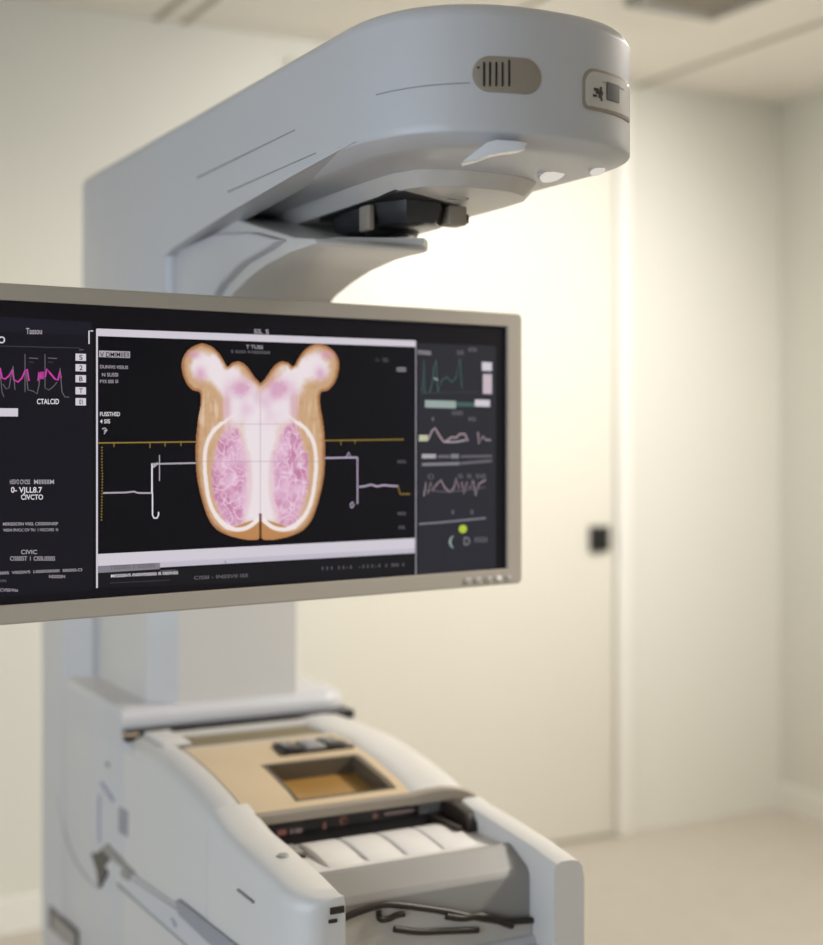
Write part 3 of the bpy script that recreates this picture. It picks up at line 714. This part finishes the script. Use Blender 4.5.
def shade(x, y):
    mx = x if x <= 424 else 848 - x
    e = edge(x, y)
    n1 = noise.noise(Vector((x*.035, y*.03, 1.3))); n2 = noise.noise(Vector((x*.09, y*.08, 4.1)))
    c = mixc((156, 106, 66), (200, 163, 126), sst(0, 11, e) + .22*n2)
    st = noise.noise(Vector((x*.13, y*.018, 2.2)))
    c = mixc(c, (228, 204, 184), .6*sst(-.05, .45, st)*sst(180, 215, y)*(1-sst(270, 330, y)))
    arm_ = dist([(292, 132), (330, 140), (372, 190), (424, 235)], mx, y)
    wv = 1 - sst(20, 46, arm_ + 9*n1 + 6*n2)
    wv = max(wv, (1 - sst(28, 50 + 30*(1-sst(250, 350, y)), abs(424-mx) + 7*n2 + (0 if y > 215 else (215-y)*.7)))*sst(170, 205, y)*(1-sst(485, 520, y)))
    wv = max(wv, (1-sst(20, 62, abs(y-235)+9*n1))*(1-sst(62, 96, 424-mx)))
    wv *= sst(1, 13, e + 4*n2) if y < 260 else 1
    c = mixc(c, (234, 224, 230), .96*wv)
    pk = .85*blob(mx, y, 378, 184, 24, 20)*(.6+.9*abs(n2)+.3) + .5*blob(mx, y, 402, 215, 30, 40)*(.6+n1) + .7*blob(mx, y, 283, 150, 13, 16) + .7*blob(mx, y, 268, 105, 16, 10) + .5*blob(mx, y, 345, 225, 10, 40)
    c = mixc(c, (206, 150, 182), min(.8, max(0, pk)))
    # inside the rib line: the pink lobe with pale branching veins
    dr = dist(ribs, mx, y)
    inn_ = mx > 300 and 250 < y < 515
    lx = 356 + (y-390)*.02; q = ((mx-lx)/(46 if y > 330 else 42))**2 + ((y-392)/122)**2
    lung = 1 - sst(.72, 1.1, q + .22*n1 + .12*n2)
    pc = mixc((190, 122, 160), (220, 178, 204), .55 + .9*n1 + .35*n2)
    pc = mixc(pc, (236, 206, 226), .7*ridge(x*.8, y*.8, 3.3, .12)); pc = mixc(pc, (240, 222, 234), .45*ridge(x*1.3, y*1.3, 8.3, .16))
    pc = mixc(pc, (228, 196, 218), .6*sst(372, 396, mx)) if y > 340 else pc
    c = mixc(c, (228, 206, 212), .8*(1 - sst(.9, 1.35, q))*sst(lx-25, lx+25, mx)); c = mixc(c, (222, 190, 188), .3*(1 - sst(.9, 1.4, q)))
    c = mixc(c, pc, .95*lung*(1-.8*(1 - sst(24, 40 + 22*(1-sst(260, 360, y)), 424-mx))))
    c = mixc(c, (240, 230, 230), .92*(1 - sst(2.4, 7.0, dr + 1.2*n2 - max(0, (y-470)/22) + (0 if y > 262 else 2)))*sst(236, 262, y))
    if y > 495: c = mixc(c, (184, 130, 80), .9*sst(3, 7, dr)*(1 - sst(60, 90, 424-mx))*(1 if e < 60 else 0)*(1 if y > 488 + (424-mx)*.35 else 0))
    if y > 478: c = mixc(c, (84, 48, 30), .9*(1 - sst(1.2, 4.5, abs(424-mx))))
    elif y > 190: c = mixc(c, (186, 164, 170), .45*(1 - sst(.5, 2.4, abs(424-mx))))
    c = mixc(c, (150, 130, 140), .35*(1 - sst(.5, 2, abs(y-356))) + .25*(1-sst(.5, 2, abs(y-268)))*(1-sst(40, 90, 424-mx)))
    return c
xs0, xs1, ys0, ys1, stp = 237, 611, 77, 543, 1.5
nx = int((xs1-xs0)/stp); ny = int((ys1-ys0)/stp)
vid = {}; vs = []; cs = []; fc = []
def gv(i, j):
    if (i, j) not in vid:
        x, y = xs0+i*stp, ys0+j*stp; t, z = mon(80 + x/2.351, 310 + y/2.351)
        vid[(i, j)] = len(vs); vs.append((t, .0045 - 8*.00004, z)); cs.append(shade(x, y))
    return vid[(i, j)]
for i in range(nx):
    for j in range(ny):
        if inside(xs0+(i+.5)*stp, ys0+(j+.5)*stp): fc.append([gv(i, j), gv(i+1, j), gv(i+1, j+1), gv(i, j+1)])
me = bpy.data.meshes.new('scan_image'); me.from_pydata(vs, [], fc)
at = me.color_attributes.new('scan', 'FLOAT_COLOR', 'POINT')
for i, c in enumerate(cs): at.data[i].color = rgb(*c)
sm = glow('scan_picture', (255, 255, 255)); an = sm.node_tree.nodes.new('ShaderNodeVertexColor'); an.layer_name = 'scan'
sm.node_tree.links.new(an.outputs['Color'], sm.node_tree.nodes['Principled BSDF'].inputs['Emission Color'])
me.materials.append(sm); o = bpy.data.objects.new('scan_image', me); COL.objects.link(o); o.parent = screen
# ---- right vitals panel
p = Pic(); p.up()
p.poly([(418, 343), (496, 346), (496, 568), (418, 575)], SLATE); p.up()
p.text('ISSSS', 418, 354, 431, 4, TX2, 355); p.text('SS', 457, 354.5, 464, 4, DIM); p.text('IS', 469, 351.5, 477, 4, DIM)
p.line([(422, 392), (424, 360), (425, 394), (430, 392), (433, 380), (434, 366), (436, 360), (438, 392), (442, 380), (447, 377), (452, 382), (456, 378), (460, 358), (462, 388)], 1.3, TEAL)
p.line([(421, 393), (480, 392)], .8, SLATE2); p.line([(434, 378), (438, 380)], 2, MINT)
p.rect(482, 362, 492, 371, BARW); p.rect(483, 374, 492, 394, gm('bar_rose', (196, 180, 188)))
p.bar((425, 400), (456, 401), 8.5, MINT); p.bar((456, 402), (475, 402.5), 5, TEAL); p.bar((475, 399.5), (490, 400), 8, BARW); p.text('ISSS', 452, 415, 463, 4, DIM); p.text('I', 432, 421, 434, 4, DIM); p.text('IS', 469, 421, 476, 4, DIM)
p.bar((419, 435), (428, 435), 7, gm('bar_cream', (186, 188, 160)))
p.line([(428, 440), (432, 431), (435, 428), (438, 433), (441, 438), (444, 442), (448, 440), (452, 437), (456, 438), (460, 434), (465, 434), (468, 441)], 2.4, PINKT)
p.line([(445, 442), (456, 442), (466, 440)], 1.8, TX2); p.line([(478, 432), (479, 444), (483, 436), (486, 440), (491, 440)], 2, PINKT)
p.bar((422, 454), (436, 454), 5, TX2); p.bar((438, 455), (450, 455), 3.5, DIM); p.bar((451, 454), (459, 454), 5, BLUE2); p.bar((461, 455.5), (492, 455), 2.5, DIM); p.bar((422, 463), (460, 462), 3.5, BLUE2); p.bar((461, 462), (492, 459.5), 3, DIM)
p.line([(424, 496), (426, 482), (428, 494), (431, 482), (433, 490), (437, 484), (441, 480), (445, 488), (450, 492), (454, 488), (456, 478), (459, 488), (462, 482), (464, 494), (467, 482), (470, 488), (473, 480), (476, 496), (479, 484), (482, 482), (486, 480)], 1.7, PINKT)
p.text('O', 428, 479, 434, 5, DIM); p.text('S S SS', 458, 478, 486, 4, DIM); p.line([(425, 490), (445, 492), (466, 490), (485, 487)], 1, DIM)
p.line([(419, 524), (440, 522.5), (486, 518)], 2, BLUE2); p.text('I', 452, 514, 454, 4, DIM); p.text('I', 471, 514, 473, 4, DIM)
(tc_, zc_) = mon(463, 529); p.poly([(tc_ + .0075*math.cos(2*PI*i/24), zc_ + .006*math.sin(2*PI*i/24)) for i in range(24)], LIM, False)
p.text('(', 449, 545, 454, 9, MINT); p.text('D', 464, 545, 470, 8, BLUE2); p.text('ISSI', 475, 542, 487, 5, DIM)
p.build('vitals_panel', screen)

# ------------------------------------------------------------------ lights
def P(u, w, z): return Vector((X0 + UX*u + WX*w, Y0 + UY*u + WY*w, z))
def area(name, loc, aim, e, c, sx, sy, spread=180):
    l = bpy.data.lights.new(name, 'AREA'); l.energy = e; l.color = c; l.shape = 'RECTANGLE'; l.size = sx; l.size_y = sy; l.spread = math.radians(spread)
    o = bpy.data.objects.new(name, l); COL.objects.link(o); o.location = loc
    o.rotation_euler = (Vector(aim)-Vector(loc)).to_track_quat('-Z', 'Y').to_euler(); return o
def spot(name, loc, aim, e, c, ang, blend, r):
    l = bpy.data.lights.new(name, 'SPOT'); l.energy = e; l.color = c; l.spot_size = math.radians(ang); l.spot_blend = blend; l.shadow_soft_size = r
    o = bpy.data.objects.new(name, l); COL.objects.link(o); o.location = loc
    o.rotation_euler = (Vector(aim)-Vector(loc)).to_track_quat('-Z', 'Y').to_euler(); return o
area('cool_side_fill', P(2.0, WL-.02, 1.1), P(.9, 0, .55), 23, (.72, .84, 1.0), 2.6, 1.2, 120)  # unseen area lamp added in the window opening as cool fill
area('overhead_fill', P(1.1, 2.2, ZC-.03), P(1.0, 2.0, 0), 18, (1.0, .93, .86), 1.2, .6)  # unseen lamp without a fitting, added to brighten wall and desk
area('overhead_fill', P(.15, 1.9, ZC-.03), P(-.05, 1.8, 0), 23, (1.0, .97, .94), .6, 1.2)  # second unseen fill, added to lighten the back wall
spot('wall_wash_fill', P(.1, -.9, ZC-.06), P(UB, -.2, H-.8), 40, (1.0, .85, .58), 95, 1.0, .12)  # unseen warm spot added to lighten and yellow the left of the wall
spot('wall_wash_fill', P(.55, 1.75, ZC-.06), P(UB, 1.45, H+.20), 125, (1.0, .98, .96), 88, 1.0, .12)  # unseen spot placed to make the bright wash on the back wall
spot('desk_fill_spot', P(1.4, 2.3, ZC-.06), P(.40, .22, .78), 250, (1.0, .93, .85), 42, .7, .15)  # unseen spot added to brighten desk tops while the nose stays dark

for nm, lb_ in (('golden_plate', 'golden beige deck plate with a recessed tray'), ('lens_housing', 'black faceted lens housing under the arm'), ('control_slot', 'dark slot with small red readouts'),
               ('side_opening', 'dark torn-edged opening in the side'), ('front_panel', 'grey sloping front panel'), ('underside_pad', 'pale rimmed pad under the arm head')):
    for o_ in root.children:
        if o_.name == nm: o_['label'] = lb_
for o_ in arm.children:
    if o_.name == 'vent': o_['label'] = 'taupe rounded vent with five dark slots'
w = bpy.data.worlds.new('World'); scene.world = w; w.use_nodes = True
w.node_tree.nodes['Background'].inputs[0].default_value = (.78, .88, 1, 1); w.node_tree.nodes['Background'].inputs[1].default_value = 1.0

# ------------------------------------------------------------------ camera
cd = bpy.data.cameras.new('camera'); cam = bpy.data.objects.new('camera', cd); COL.objects.link(cam)
cam.location = (0, 0, H); cam.rotation_euler = (PI/2, 0, 0)
cd.sensor_fit = 'HORIZONTAL'; cd.sensor_width = 36; cd.lens = 36*F/823
cd.shift_y = -(472.5 - CY)/823
cd.clip_start = .05
cd.dof.use_dof = True; cd.dof.focus_distance = 1.74; cd.dof.aperture_fstop = 2.4
scene.camera = cam
vs_ = scene.view_settings
vs_.view_transform = 'Standard'; vs_.look = 'None'; vs_.exposure = 0; vs_.gamma = 1; vs_.use_curve_mapping = False
